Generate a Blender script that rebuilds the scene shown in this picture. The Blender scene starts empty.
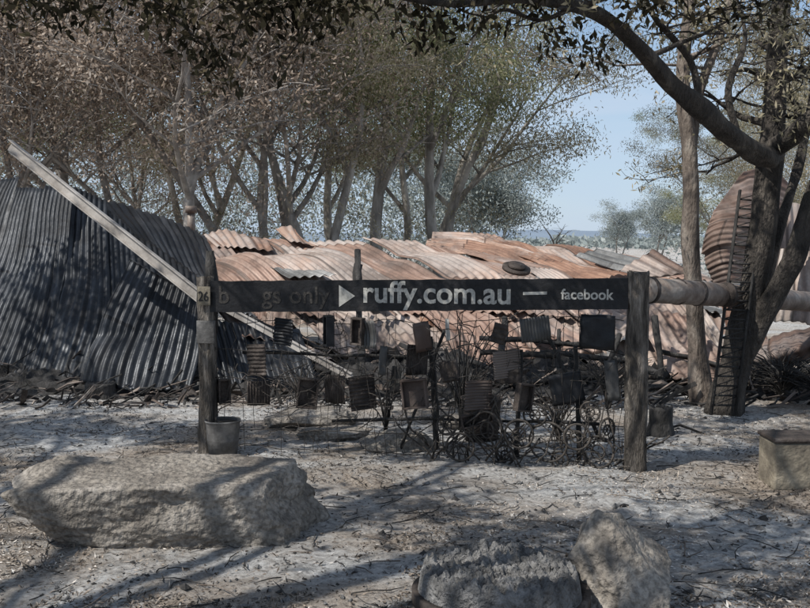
import bpy, math, random, bmesh
import numpy as np
from mathutils import Vector, noise, Matrix
random.seed(7); RNG=np.random.default_rng(7)
sc=bpy.context.scene
F=1000.0; CAMZ=1.6; TH=math.atan(0.064); C_,S_=math.cos(TH),math.sin(TH)
def ray(px,py):
    u=(px-405)/F; v=(304-py)/F
    return Vector((u, C_+v*S_, -S_+v*C_))
def P(px,py,d):
    r=ray(px,py); return Vector((0,0,CAMZ))+r*(d/r.y)
def G(px,py,z=0.0):
    r=ray(px,py); return Vector((0,0,CAMZ))+r*((z-CAMZ)/r.z)
# ---------------- materials
def newmat(name):
    m=bpy.data.materials.new(name); m.use_nodes=True
    nt=m.node_tree; b=nt.nodes['Principled BSDF']; return m,nt,b
def ramp(nt,stops):
    r=nt.nodes.new('ShaderNodeValToRGB'); e=r.color_ramp.elements
    while len(e)<len(stops): e.new(0.5)
    for i,(p,c) in enumerate(stops):
        e[i].position=p; e[i].color=(c[0],c[1],c[2],1)
    return r
def mat(name,stops,scale=4,rough=0.85,metal=0,bump=0.3,bscale=None,stretch=(1,1,1),fine=None,spec=0.3,bdist=0.02):
    m,nt,b=newmat(name); L=nt.links
    tc=nt.nodes.new('ShaderNodeTexCoord'); mp=nt.nodes.new('ShaderNodeMapping'); mp.inputs['Scale'].default_value=stretch
    L.new(tc.outputs['Object'],mp.inputs[0])
    n=nt.nodes.new('ShaderNodeTexNoise'); n.inputs['Scale'].default_value=scale; n.inputs['Detail'].default_value=8; n.inputs['Roughness'].default_value=0.65
    L.new(mp.outputs[0],n.inputs['Vector'])
    r=ramp(nt,stops); L.new(n.outputs['Fac'],r.inputs[0])
    out=r.outputs[0]
    if fine:
        n3=nt.nodes.new('ShaderNodeTexNoise'); n3.inputs['Scale'].default_value=fine[0]; n3.inputs['Detail'].default_value=6
        L.new(mp.outputs[0],n3.inputs['Vector'])
        r3=ramp(nt,[(0.42,(0,0,0)),(0.62,(1,1,1))]); L.new(n3.outputs['Fac'],r3.inputs[0])
        mx=nt.nodes.new('ShaderNodeMix'); mx.data_type='RGBA'
        sc_=nt.nodes.new('ShaderNodeMath'); sc_.operation='MULTIPLY'; sc_.inputs[1].default_value=fine[2]
        L.new(r3.outputs[0],sc_.inputs[0]); L.new(sc_.outputs[0],mx.inputs[0]); L.new(out,mx.inputs[6]); mx.inputs[7].default_value=(*fine[1],1)
        out=mx.outputs[2]
    L.new(out,b.inputs['Base Color'])
    b.inputs['Roughness'].default_value=rough; b.inputs['Metallic'].default_value=metal; b.inputs['Specular IOR Level'].default_value=spec
    if bump:
        n2=nt.nodes.new('ShaderNodeTexNoise'); n2.inputs['Scale'].default_value=bscale or scale*6; n2.inputs['Detail'].default_value=8
        L.new(mp.outputs[0],n2.inputs['Vector'])
        bp=nt.nodes.new('ShaderNodeBump'); bp.inputs['Strength'].default_value=bump; bp.inputs['Distance'].default_value=bdist
        L.new(n2.outputs['Fac'],bp.inputs['Height']); L.new(bp.outputs[0],b.inputs['Normal'])
    return m
def tinmat(name,stops,dark,rough=.55,metal=.15,soot=.7,tint=.28,grey=.0):
    """corrugated iron: streaks along the sheet (UV in metres), per-sheet tint, soot blotches"""
    m,nt,b=newmat(name); L=nt.links
    uv=nt.nodes.new('ShaderNodeTexCoord'); mp=nt.nodes.new('ShaderNodeMapping'); mp.inputs['Scale'].default_value=(3.2,.5,1); L.new(uv.outputs['UV'],mp.inputs[0])
    n=nt.nodes.new('ShaderNodeTexNoise'); n.inputs['Scale'].default_value=2; n.inputs['Detail'].default_value=9; n.inputs['Roughness'].default_value=.7; L.new(mp.outputs[0],n.inputs['Vector'])
    sx=nt.nodes.new('ShaderNodeSeparateXYZ'); L.new(uv.outputs['UV'],sx.inputs[0])
    def mth(op,a,bv=None):
        k=nt.nodes.new('ShaderNodeMath'); k.operation=op; L.new(a,k.inputs[0])
        if bv is not None:
            if hasattr(bv,'links'): L.new(bv,k.inputs[1])
            else: k.inputs[1].default_value=bv
        return k.outputs[0]
    fx=mth('FLOOR',mth('DIVIDE',sx.outputs[0],.76)); fy=mth('FLOOR',mth('DIVIDE',mth('ADD',sx.outputs[1],mth('MULTIPLY',fx,.37)),2.4))
    cb=nt.nodes.new('ShaderNodeCombineXYZ'); L.new(fx,cb.inputs[0]); L.new(fy,cb.inputs[1])
    wn=nt.nodes.new('ShaderNodeTexWhiteNoise'); L.new(cb.outputs[0],wn.inputs[0])
    f=mth('ADD',n.outputs[0],mth('MULTIPLY',mth('SUBTRACT',wn.outputs[0],.5),tint))
    r=ramp(nt,stops); L.new(f,r.inputs[0])
    tc=nt.nodes.new('ShaderNodeNewGeometry')
    base=r.outputs[0]
    if grey:
        ng=nt.nodes.new('ShaderNodeTexNoise'); ng.inputs['Scale'].default_value=.9; ng.inputs['Detail'].default_value=7; ng.inputs['Roughness'].default_value=.65
        mpg=nt.nodes.new('ShaderNodeMapping'); mpg.inputs['Location'].default_value=(7,3,1); L.new(tc.outputs['Position'],mpg.inputs[0]); L.new(mpg.outputs[0],ng.inputs['Vector'])
        fg=mth('ADD',ng.outputs[0],mth('MULTIPLY',mth('SUBTRACT',wn.outputs[0],.5),.15)); rg=ramp(nt,[(.48,(0,0,0)),(.61,(grey,)*3)]); L.new(fg,rg.inputs[0])
        gm_=nt.nodes.new('ShaderNodeMix'); gm_.data_type='RGBA'; L.new(rg.outputs[0],gm_.inputs[0]); L.new(base,gm_.inputs[6]); gm_.inputs[7].default_value=(.3,.275,.26,1); base=gm_.outputs[2]
    n2=nt.nodes.new('ShaderNodeTexNoise'); n2.inputs['Scale'].default_value=1.5; n2.inputs['Detail'].default_value=9; n2.inputs['Roughness'].default_value=.7; L.new(tc.outputs['Position'],n2.inputs['Vector'])
    r2=ramp(nt,[(.47,(0,0,0)),(.64,(soot,)*3)]); L.new(n2.outputs[0],r2.inputs[0])
    mx=nt.nodes.new('ShaderNodeMix'); mx.data_type='RGBA'; L.new(r2.outputs[0],mx.inputs[0]); L.new(base,mx.inputs[6]); mx.inputs[7].default_value=(*dark,1)
    fr=mth('FRACT',mth('DIVIDE',sx.outputs[0],.76)); lt=mth('LESS_THAN',fr,.05)
    fr2=mth('FRACT',mth('DIVIDE',mth('ADD',sx.outputs[1],mth('MULTIPLY',fx,.37)),2.4)); lt2=mth('LESS_THAN',fr2,.015)
    e=mth('MULTIPLY',mth('MAXIMUM',lt,lt2),.65)
    mx2=nt.nodes.new('ShaderNodeMix'); mx2.data_type='RGBA'; L.new(e,mx2.inputs[0]); L.new(mx.outputs[2],mx2.inputs[6]); mx2.inputs[7].default_value=(dark[0]*.7,dark[1]*.7,dark[2]*.7,1)
    L.new(mx2.outputs[2],b.inputs['Base Color'])
    b.inputs['Metallic'].default_value=metal; b.inputs['Specular IOR Level'].default_value=.3
    rr=ramp(nt,[(.3,(rough-.12,)*3),(.7,(rough+.2,)*3)]); L.new(n2.outputs[0],rr.inputs[0]); L.new(rr.outputs[0],b.inputs['Roughness'])
    n3=nt.nodes.new('ShaderNodeTexNoise'); n3.inputs['Scale'].default_value=12; n3.inputs['Detail'].default_value=6; L.new(tc.outputs['Position'],n3.inputs['Vector'])
    bp=nt.nodes.new('ShaderNodeBump'); bp.inputs['Strength'].default_value=.35; bp.inputs['Distance'].default_value=.02; L.new(n3.outputs[0],bp.inputs['Height']); L.new(bp.outputs[0],b.inputs['Normal'])
    return m
def leafmat(name,stops,trans=0.3):
    m,nt,b=newmat(name); L=nt.links
    a=nt.nodes.new('ShaderNodeAttribute'); a.attribute_name='v'
    r=ramp(nt,stops); L.new(a.outputs['Fac'],r.inputs[0])
    d=nt.nodes.new('ShaderNodeBsdfDiffuse'); L.new(r.outputs[0],d.inputs[0])
    if trans>.01:
        t=nt.nodes.new('ShaderNodeBsdfTranslucent'); L.new(r.outputs[0],t.inputs[0])
        mx=nt.nodes.new('ShaderNodeMixShader'); mx.inputs[0].default_value=trans
        L.new(d.outputs[0],mx.inputs[1]); L.new(t.outputs[0],mx.inputs[2]); L.new(mx.outputs[0],nt.nodes['Material Output'].inputs[0])
    else: L.new(d.outputs[0],nt.nodes['Material Output'].inputs[0])
    return m
M={}
M['rock']=mat('granite',[(0.3,(0.13,0.112,0.095)),(0.5,(0.27,0.24,0.205)),(0.7,(0.43,0.39,0.345))],scale=3,bump=1,bscale=26,fine=(40,(0.07,0.061,0.053),0.6),bdist=0.04)
M['char']=mat('charred_wood',[(0.35,(0.015,0.014,0.013)),(0.6,(0.05,0.047,0.045)),(0.8,(0.2,0.19,0.18))],scale=9,bump=0.8,stretch=(1,1,0.4))
M['post']=mat('weathered_timber',[(0.35,(0.05,0.043,0.037)),(0.5,(0.18,0.155,0.13)),(0.66,(0.44,0.39,0.34))],scale=14,bump=1,stretch=(1.5,1.5,0.25),bdist=0.04,fine=(5,(.03,.027,.025),.65))
M['board']=mat('burnt_sign_board',[(0.35,(0.008,0.008,0.009)),(0.6,(0.016,0.016,0.018)),(0.8,(0.06,0.054,0.05))],scale=6,bump=0.25,rough=0.5)
M['letter']=mat('letter_paint',[(0.3,(0.2,0.2,0.185)),(0.5,(0.42,0.41,0.38)),(0.7,(0.52,0.51,0.47))],scale=12,bump=0)
M['letterdim']=mat('scorched_letter_paint',[(0.4,(0.025,0.023,0.022)),(0.6,(0.065,0.06,0.055))],scale=12,bump=0)
M['bucket']=mat('scorched_galvanised_bucket',[(0.3,(0.05,0.048,0.046)),(0.5,(0.13,0.125,0.12)),(0.7,(0.24,0.23,0.22))],scale=7,rough=.55,metal=.3,bump=.2)
M['tinpink']=tinmat('heat_rusted_roof_iron',[(0.25,(0.13,0.075,0.055)),(0.42,(0.28,0.185,0.145)),(0.56,(0.38,0.28,0.23)),(0.75,(0.49,0.42,0.375))],(.08,.06,.05),tint=.36,grey=.6)
M['tinbeige']=tinmat('ashy_roof_iron',[(0.25,(0.19,0.13,0.105)),(0.45,(0.36,0.28,0.235)),(0.7,(0.51,0.44,0.39))],(.11,.085,.07),rough=.6,metal=.1,tint=.36,grey=.5)
M['tinorange']=tinmat('rust_orange_iron',[(0.25,(0.15,0.075,0.05)),(0.45,(0.31,0.185,0.13)),(0.6,(0.41,0.285,0.22)),(0.75,(0.47,0.4,0.36))],(.08,.052,.042),rough=.6,metal=.1,tint=.36,grey=.55)
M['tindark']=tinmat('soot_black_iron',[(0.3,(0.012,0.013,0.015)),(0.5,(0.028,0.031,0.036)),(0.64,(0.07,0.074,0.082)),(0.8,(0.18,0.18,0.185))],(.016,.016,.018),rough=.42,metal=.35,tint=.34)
M['tingrey']=tinmat('grey_galvanised',[(0.3,(0.07,0.07,0.07)),(0.55,(0.2,0.2,0.195)),(0.75,(0.36,0.35,0.34))],(.05,.047,.045),rough=.5,metal=.25)
M['tinbrown']=tinmat('brown_iron',[(0.3,(0.075,0.045,0.036)),(0.5,(0.17,0.11,0.085)),(0.75,(0.31,0.24,0.2))],(.045,.032,.027),rough=.55,metal=.15,soot=.8,grey=.5)
M['pipe']=mat('scorched_pipe',[(0.3,(0.075,0.055,0.045)),(0.5,(0.19,0.15,0.125)),(0.7,(0.36,0.325,0.29))],scale=5,rough=.55,metal=.15,bump=.2)
M['beam']=mat('steel_beam',[(0.3,(0.15,0.13,0.115)),(0.5,(0.42,0.385,0.35)),(0.7,(0.62,0.58,0.54))],scale=3,rough=0.6,metal=0.1,bump=0.2)
M['wire']=mat('burnt_wire',[(0.4,(0.025,0.022,0.02)),(0.7,(0.10,0.085,0.072))],scale=20,bump=0,rough=0.7)
M['bark']=mat('smooth_bark',[(0.3,(0.055,0.044,0.037)),(0.5,(0.16,0.13,0.108)),(0.7,(0.32,0.28,0.24))],scale=5,bump=0.8,stretch=(1.5,1.5,0.5),bdist=0.04)
M['barkdark']=mat('dark_bark',[(0.3,(0.022,0.019,0.017)),(0.55,(0.07,0.06,0.051)),(0.75,(0.2,0.17,0.14))],scale=6,bump=1,stretch=(1.5,1.5,0.6),bdist=0.06)
M['barkpale']=mat('pale_gum_bark',[(0.3,(0.16,0.14,0.122)),(0.5,(0.34,0.31,0.275)),(0.7,(0.5,0.465,0.42))],scale=3,bump=0.6,stretch=(1.5,1.5,0.4),fine=(2,(.1,.088,.075),.6))
M['barkgrey']=mat('grey_twiggy_bark',[(0.3,(0.12,0.105,0.096)),(0.5,(0.27,0.245,0.222)),(0.7,(0.44,0.41,0.375))],scale=3,bump=0.4)
M['ash']=mat('ash',[(0.3,(0.05,0.049,0.048)),(0.5,(0.21,0.205,0.2)),(0.7,(0.46,0.45,0.44))],scale=16,bump=1,bscale=50,bdist=0.05,fine=(8,(.06,.055,.05),.45))
M['rust']=mat('dark_rust',[(0.35,(0.025,0.021,0.019)),(0.6,(0.075,0.06,0.052)),(0.8,(0.2,0.175,0.155))],scale=9,bump=0.5,rough=0.7,metal=0.2)
M['concrete']=mat('sooty_block',[(0.3,(0.09,0.075,0.06)),(0.55,(0.26,0.225,0.17)),(0.75,(0.46,0.4,0.31))],scale=6,bump=0.5,fine=(9,(.05,.043,.036),.45))
M['leafbrown']=leafmat('scorched_leaves',[(0,(0.17,0.125,0.095)),(0.35,(0.35,0.275,0.215)),(0.7,(0.5,0.41,0.335)),(1,(0.62,0.55,0.475))],.42)  # scorched browns, lifted paler to suggest haze over the background trees
M['leafolive']=leafmat('gum_leaves',[(0,(0.12,0.135,0.07)),(0.4,(0.26,0.27,0.145)),(0.75,(0.4,0.385,0.24)),(1,(0.52,0.49,0.36))],.42)
M['leafmid']=leafmat('half_scorched_leaves',[(0,(0.14,0.128,0.085)),(0.4,(0.3,0.265,0.17)),(0.75,(0.45,0.395,0.285)),(1,(0.57,0.52,0.41))],.42)
M['leafdark']=leafmat('shade_tinted_leaves',[(0,(0.02,0.018,0.013)),(0.5,(0.055,0.05,0.032)),(1,(0.13,0.1,0.065))],0.2)  # shade on the overhead leaves is put into this dark colour
M['leafdist']=leafmat('haze_tinted_leaves',[(0,(0.2,0.235,0.235)),(0.5,(0.29,0.325,0.31)),(1,(0.41,0.435,0.41))],0.3)  # aerial haze painted into the leaf colour as pale blue-grey
M['litter']=leafmat('leaf_litter_flecks',[(0,(0.025,0.022,0.02)),(0.35,(0.10,0.082,0.068)),(0.6,(0.26,0.215,0.175)),(0.85,(0.43,0.375,0.32)),(1,(0.66,0.62,0.57))],0)
# ---------------- mesh helpers
def empty(name,loc=(0,0,0)):
    e=bpy.data.objects.new(name,None); sc.collection.objects.link(e); e.empty_display_size=0.2; return e
class MB:
    def __init__(s): s.V=[];s.F=[];s.I=[]
    def add(s,vs,fs,mi=0):
        o=len(s.V); s.V+= [tuple(v) for v in vs]; s.F+=[tuple(i+o for i in f) for f in fs]; s.I+=[mi]*len(fs)
    def tube(s,path,rad,n=8,mi=0,cap=True,rough=0):
        path=[Vector(p) for p in path]; N=len(path)
        if not hasattr(rad,'__len__'): rad=[rad]*N
        vs=[];fs=[]; ref=Vector((0.31,0.94,0.1))
        for i,p in enumerate(path):
            t=(path[min(i+1,N-1)]-path[max(i-1,0)])
            if t.length<1e-6: t=Vector((0,0,1))
            t.normalize()
            if i==0:
                a=t.cross(ref); 
                if a.length<0.1: a=t.cross(Vector((1,0,0)))
                a.normalize()
            else:
                a=(a-t*a.dot(t)); 
                if a.length<1e-4: a=t.orthogonal()
                a.normalize()
            b=t.cross(a)
            for k in range(n):
                th=2*math.pi*k/n; r=rad[i]
                if rough: r*=1+rough*noise.noise(Vector((p.x*3+math.cos(th)*1.3,p.y*3+math.sin(th)*1.3,p.z*2.2)))
                vs.append(p+(a*math.cos(th)+b*math.sin(th))*r)
        for i in range(N-1):
            for k in range(n):
                k2=(k+1)%n; fs.append((i*n+k,i*n+k2,(i+1)*n+k2,(i+1)*n+k))
        if cap: fs.append(tuple(range(n))[::-1]); fs.append(tuple((N-1)*n+k for k in range(n)))
        s.add(vs,fs,mi)
    def box(s,c,sx,sy,sz,mi=0,X=Vector((1,0,0)),Y=Vector((0,1,0)),Z=Vector((0,0,1))):
        c=Vector(c); vs=[c+X*(a*sx/2)+Y*(b*sy/2)+Z*(d*sz/2) for d in(-1,1) for b in(-1,1) for a in(-1,1)]
        s.add(vs,[(0,2,3,1),(4,5,7,6),(0,1,5,4),(2,6,7,3),(0,4,6,2),(1,3,7,5)],mi)
    def beam(s,a,b,w,h,mi=0,up=Vector((0,0,1))):
        a=Vector(a);b=Vector(b); X=(b-a).normalized(); Y=up.cross(X).normalized(); Z=X.cross(Y)
        s.box((a+b)/2,(b-a).length,w,h,mi,X,Y,Z)
    def strip(s,path,w,mi=0,side=Vector((0,0,1)),tw=0):
        vs=[];fs=[]
        for i,p in enumerate(path):
            q=Matrix.Rotation(tw*i,3,'X')@side; vs+=[p+q*w/2,p-q*w/2]
        for i in range(len(path)-1): fs.append((2*i,2*i+2,2*i+3,2*i+1))
        s.add(vs,fs,mi)
    def build(s,name,mats,parent=None,smooth=True,bevel=0,solid=0):
        me=bpy.data.meshes.new(name); me.from_pydata(s.V,[],s.F); 
        for m in mats: me.materials.append(m)
        me.polygons.foreach_set('material_index',s.I)
        if smooth: me.polygons.foreach_set('use_smooth',[True]*len(s.F))
        me.update(); o=bpy.data.objects.new(name,me); sc.collection.objects.link(o)
        if parent: o.parent=parent
        if solid: md=o.modifiers.new('s','SOLIDIFY'); md.thickness=solid
        if bevel: md=o.modifiers.new('b','BEVEL'); md.width=bevel; md.segments=2; md.limit_method='ANGLE'
        return o
def leafmesh(name,centers,L,W,m,parent=None,droop=0.3,vbase=None,rng=RNG,flat=0,lvar=0.4,vs_=.2):
    c=np.asarray(centers,dtype=np.float64); n=len(c)
    d=rng.normal(size=(n,3)); d/=np.linalg.norm(d,axis=1)[:,None]; d[:,2]-=droop
    if flat: d[:,2]*=flat
    d/=np.linalg.norm(d,axis=1)[:,None]
    q=rng.normal(size=(n,3)); 
    if flat: q=np.tile(np.array([0,0,1.0]),(n,1))+rng.normal(size=(n,3))*0.35
    s=np.cross(d,q); s/=np.linalg.norm(s,axis=1)[:,None]+1e-9
    l=L*(1+rng.uniform(-lvar,lvar,size=(n,1))); w=W*(1+rng.uniform(-.3,.3,size=(n,1)))
    V=np.empty((n,4,3)); V[:,0]=c; V[:,1]=c+d*l*.45+s*w*.5; V[:,2]=c+d*l; V[:,3]=c+d*l*.45-s*w*.5
    me=bpy.data.meshes.new(name); me.vertices.add(4*n); me.vertices.foreach_set('co',V.ravel())
    me.loops.add(4*n); me.loops.foreach_set('vertex_index',np.arange(4*n,dtype=np.int32))
    me.polygons.add(n); me.polygons.foreach_set('loop_start',np.arange(0,4*n,4,dtype=np.int32))
    try: me.polygons.foreach_set('loop_total',np.full(n,4,dtype=np.int32))
    except Exception: pass
    a=me.attributes.new('v','FLOAT','POINT')
    vb=np.full(n,.5) if vbase is None else vbase
    v=np.clip(vb+rng.normal(size=n)*vs_,0,1); a.data.foreach_set('value',np.repeat(v,4).astype(np.float32))
    me.materials.append(m); me.update(calc_edges=True); me.validate()
    o=bpy.data.objects.new(name,me); sc.collection.objects.link(o)
    if parent: o.parent=parent
    return o
def clusters(pts,per,spread,rng=RNG,zs=0.8):
    pts=np.asarray([tuple(p) for p in pts]); k=len(pts)
    cnt=np.maximum(1,(per*rng.uniform(.3,1.7,size=k))).astype(int)
    c=np.repeat(pts,cnt,axis=0); vb=np.repeat(rng.uniform(.2,.8,size=k),cnt)
    off=np.clip(rng.normal(size=(len(c),3)),-1.7,1.7)*spread; off[:,2]*=zs
    return c+off,vb
def grow(p,d,length,r,lev,maxl,rnd,B,T,up=0.12,nseg=6,kids=(3,5),wig=0.22):
    path=[p.copy()]; rad=[r]; q=p.copy(); dd=d.normalized()
    for i in range(nseg):
        dd=(dd+Vector((rnd.gauss(0,wig),rnd.gauss(0,wig),rnd.gauss(0,wig*.6)+up*(1 if lev<2 else -.3)))).normalized()
        q=q+dd*(length/nseg); path.append(q.copy()); rad.append(r*(1-0.75*(i+1)/nseg))
    B.append((path,rad,lev))
    if lev>=maxl:
        T.append(path[-1]); T.append(path[-3]); return
    if lev==maxl-1: T.append(path[-1])
    for k in range(rnd.randint(*kids)):
        t=rnd.uniform(0.25,1.0)*nseg; i=min(int(t),nseg-1); f=t-i
        s=path[i].lerp(path[i+1],f); rr=(rad[i]*(1-f)+rad[i+1]*f)*0.7
        a=rnd.uniform(0,6.283); side=Vector((math.cos(a),math.sin(a),rnd.uniform(-.1,.7)))
        nd=(dd*0.55+side).normalized()
        grow(s,nd,length*rnd.uniform(.4,.68),max(rr,0.006),lev+1,maxl,rnd,B,T,up,5,kids,wig*1.1)
variants={}
def tree_variant(key,seed,H,r,barkm,leafm,per,spread,L,W,maxl=3,kids=(4,6),stems=1,droop=.5,extra_low=0,minr=.008):
    rnd=random.Random(seed); B=[];T=[]
    for s in range(stems):
        a=rnd.uniform(0,6.28); lean=0.08 if stems==1 else 0.3
        grow(Vector((0.2*math.cos(a)*(stems>1),0.2*math.sin(a)*(stems>1),-.1)),Vector((lean*math.cos(a),lean*math.sin(a),1)),H*rnd.uniform(.65,.8),r,0,maxl,rnd,B,T,0.12,9,kids,0.12)
    mb=MB()
    for path,rad,lev in B: mb.tube(path,[max(q,minr) for q in rad],7 if lev<2 else 3,cap=False)
    rng=np.random.default_rng(seed); rnd=random.Random(seed+5)
    pts=list(T)
    for i in range(extra_low):
        a=rnd.uniform(0,6.28); rr=rnd.uniform(.3,1)*H*.25; pts.append(Vector((rr*math.cos(a),rr*math.sin(a),rnd.uniform(.05,.4)*H)))
    c,vb=clusters(pts,per,spread,rng)
    t=mb.build(key+'_wood',[barkm]); l=leafmesh(key+'_leaves',c,L,W,leafm,None,droop,vb,rng)
    variants[key]=(t.data,l.data)
    bpy.data.objects.remove(t); bpy.data.objects.remove(l)
def put_tree(name,key,loc,s=1,rot=0,sz=None):
    e=empty(name); e.location=loc; e.rotation_euler=(0,0,rot); e.scale=(s,s,sz or s)
    for nm,me in zip(('trunk_and_branches','foliage'),variants[key]):
        o=bpy.data.objects.new(nm,me); sc.collection.objects.link(o); o.parent=e
    return e
# ---------------- ground
def gh(x,y):
    d=math.hypot(x,y)
    if d>120: return 0
    k=max(0,1-d/120)
    return k*(0.05*noise.noise(Vector((x*.35,y*.35,0)))+0.022*noise.noise(Vector((x*1.7,y*1.7,3)))+0.012*noise.noise(Vector((x*6,y*6,7))))
def axis(lo,hi,near0,near1,step,g):
    a=list(np.arange(near0,near1,step)); v=near1; s=step
    while v<hi: a.append(v); s*=g; v+=s
    a.append(hi); v=near0; s=step; b=[]
    while True:
        s*=g; v-=s
        if v<lo: b.append(lo); break
        b.append(v)
    return b[::-1]+a
xs=axis(-3000,3000,-5,6,.05,1.12); ys=axis(-200,5000,3,13,.05,1.12)
V=[(x,y,gh(x,y)+(.014*noise.noise(Vector((x*14,y*14,1))) if abs(x)<6 and y<13 else 0)) for y in ys for x in xs]; nx=len(xs)
Fc=[(j*nx+i,j*nx+i+1,(j+1)*nx+i+1,(j+1)*nx+i) for j in range(len(ys)-1) for i in range(nx-1)]
gm,nt,b=newmat('burnt_ground'); Lk=nt.links
tc=nt.nodes.new('ShaderNodeTexCoord')
def nz(s,det=8,ro=.6,dist=0):
    n=nt.nodes.new('ShaderNodeTexNoise'); n.inputs['Scale'].default_value=s; n.inputs['Detail'].default_value=det; n.inputs['Roughness'].default_value=ro; n.inputs['Distortion'].default_value=dist
    Lk.new(tc.outputs['Object'],n.inputs['Vector']); return n
def mixc(f,a,bb):
    mx=nt.nodes.new('ShaderNodeMix'); mx.data_type='RGBA'; Lk.new(f,mx.inputs[0]); Lk.new(a,mx.inputs[6]); Lk.new(bb,mx.inputs[7]); return mx.outputs[2]
n1=nz(0.5,7,.7,.6); r1=ramp(nt,[(.43,(0,0,0)),(.6,(.95,.95,.95))]); Lk.new(n1.outputs[0],r1.inputs[0])
na=nz(24,10,.75); ra=ramp(nt,[(.34,(.13,.129,.127)),(.5,(.46,.452,.44)),(.66,(.72,.71,.69))]); Lk.new(na.outputs[0],ra.inputs[0])
nb=nz(38,10,.75); rb=ramp(nt,[(.34,(.085,.068,.055)),(.5,(.33,.27,.215)),(.66,(.56,.48,.4))]); Lk.new(nb.outputs[0],rb.inputs[0])
col=mixc(r1.outputs[0],ra.outputs[0],rb.outputs[0])
n4=nz(1.8,10,.78,.6); r4=ramp(nt,[(.53,(0,0,0)),(.66,(.75,.75,.75))]); Lk.new(n4.outputs[0],r4.inputs[0])
dk=ramp(nt,[(.3,(.03,.028,.026)),(.7,(.16,.147,.135))]); n5=nz(60,10,.7); Lk.new(n5.outputs[0],dk.inputs[0])
col=mixc(r4.outputs[0],col,dk.outputs[0])
Lk.new(col,b.inputs['Base Color']); b.inputs['Roughness'].default_value=.95; b.inputs['Specular IOR Level'].default_value=.1
bp=nt.nodes.new('ShaderNodeBump'); bp.inputs['Strength'].default_value=.9; bp.inputs['Distance'].default_value=.03; nn=nz(45,10,.8); Lk.new(nn.outputs[0],bp.inputs['Height']); Lk.new(bp.outputs[0],b.inputs['Normal'])
mb=MB(); mb.V=V; mb.F=Fc; mb.I=[0]*len(Fc); mb.build('ground',[gm])
def ground_pts(n,rng,dmin,dmax):
    u=rng.uniform(-.48,.48,n); d=1/np.sqrt(rng.uniform(1/dmax**2,1/dmin**2,n)); d=np.where(rng.random(n)<.5,d,rng.uniform(dmin,dmax,n))
    out=[]; vb=[]
    for a,dd in zip(u,d):
        x=a*dd; k=noise.noise(Vector((x*.9,dd*.9,4)))+.5*noise.noise(Vector((x*3,dd*3,4)))
        if k<0 and rng.random()<.8: continue
        out.append((x,dd,gh(x,dd)+0.004)); vb.append(.45+.5*noise.noise(Vector((x*.5,dd*.5,9))))
    return out,np.array(vb)
c,vb=ground_pts(95000,RNG,3.2,13); leafmesh('leaf_litter',c,.024,.009,M['litter'],None,-.15,vb,flat=.35,lvar=.7,vs_=.24)
mb=MB(); rnd=random.Random(3)
for i in range(900):
    d=rnd.uniform(3.5,12); x=rnd.uniform(-.45,.45)*d; a=rnd.uniform(0,6.28); l=rnd.uniform(.05,.28); z=gh(x,d)+.01
    pts=[Vector((x,d,z))]
    for k in range(3):
        a+=rnd.gauss(0,.35); pts.append(pts[-1]+Vector((math.cos(a)*l/3,math.sin(a)*l/3,rnd.uniform(-.004,.012))))
    mb.tube(pts,[.0035,.003,.003,.0015],4,mi=rnd.choice([0,0,1]))
mb.build('fallen_twigs',[M['char'],M['bark']])
mb=MB()
for i in range(3600):
    d=rnd.uniform(3.5,12); x=rnd.uniform(-.45,.45)*d; s=rnd.uniform(.004,.016)*(2 if rnd.random()<.08 else 1); z=gh(x,d)
    vs=[Vector((x+s*a,d+s*bb,z+s*cc*.7)) for a,bb,cc in((1,0,.1),(0,1,.2),(-1,0,.1),(0,-1,.1),(.2,.1,1),(0,0,-.8))]
    vs=[v+Vector((rnd.uniform(-s,s)*.4,rnd.uniform(-s,s)*.4,rnd.uniform(-s,s)*.2)) for v in vs]
    mb.add(vs,[(0,1,4),(1,2,4),(2,3,4),(3,0,4),(1,0,5),(2,1,5),(3,2,5),(0,3,5)],rnd.choice([0,0,1]))
mb.build('gravel_and_charcoal',[M['ash'],M['char']],smooth=False)
# ---------------- rocks
def rock(name,c,dims,seed,planes=16,top=None,rotz=0,m=None,nz_=0.05,sub=6,faces=None,cap=1.15,lo=.72):
    rnd=random.Random(seed); me=bpy.data.meshes.new(name)
    bm=bmesh.new(); bmesh.ops.create_icosphere(bm,subdivisions=sub,radius=1)
    pl=[]
    for i in range(planes):
        n=Vector((rnd.gauss(0,1),rnd.gauss(0,1),rnd.gauss(0,.8))).normalized(); pl.append((n,rnd.uniform(lo,lo+.26)))
    if top: pl.append((Vector((rnd.gauss(0,.05),rnd.gauss(0,.05),1)).normalized(),top))
    if faces: pl+=[(Vector(n).normalized(),h) for n,h in faces]
    for v in bm.verts:
        d=v.co.normalized(); r=cap
        for n,h in pl:
            q=n.dot(d)
            if q>.05: r=min(r,h/q)
        p=d*r; off=Vector((seed*3.1,seed,0))
        k=nz_*2.2*noise.noise(p*1.6+off)+nz_*noise.noise(p*4+off)+nz_*.45*noise.noise(p*11+off)+nz_*.25*noise.noise(p*26+off)
        p=p*(1+k)
        v.co=Vector((p.x*dims[0],p.y*dims[1],p.z*dims[2]))
    bmesh.ops.smooth_vert(bm,verts=bm.verts,factor=.4,use_axis_x=True,use_axis_y=True,use_axis_z=True)
    bm.to_mesh(me); bm.free()
    for p in me.polygons: p.use_smooth=True
    me.materials.append(m or M['rock']); o=bpy.data.objects.new(name,me); sc.collection.objects.link(o); o.location=c; o.rotation_euler=(0,0,rotz); return o
def Gd(px,d): return (px-405)/F*d
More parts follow.
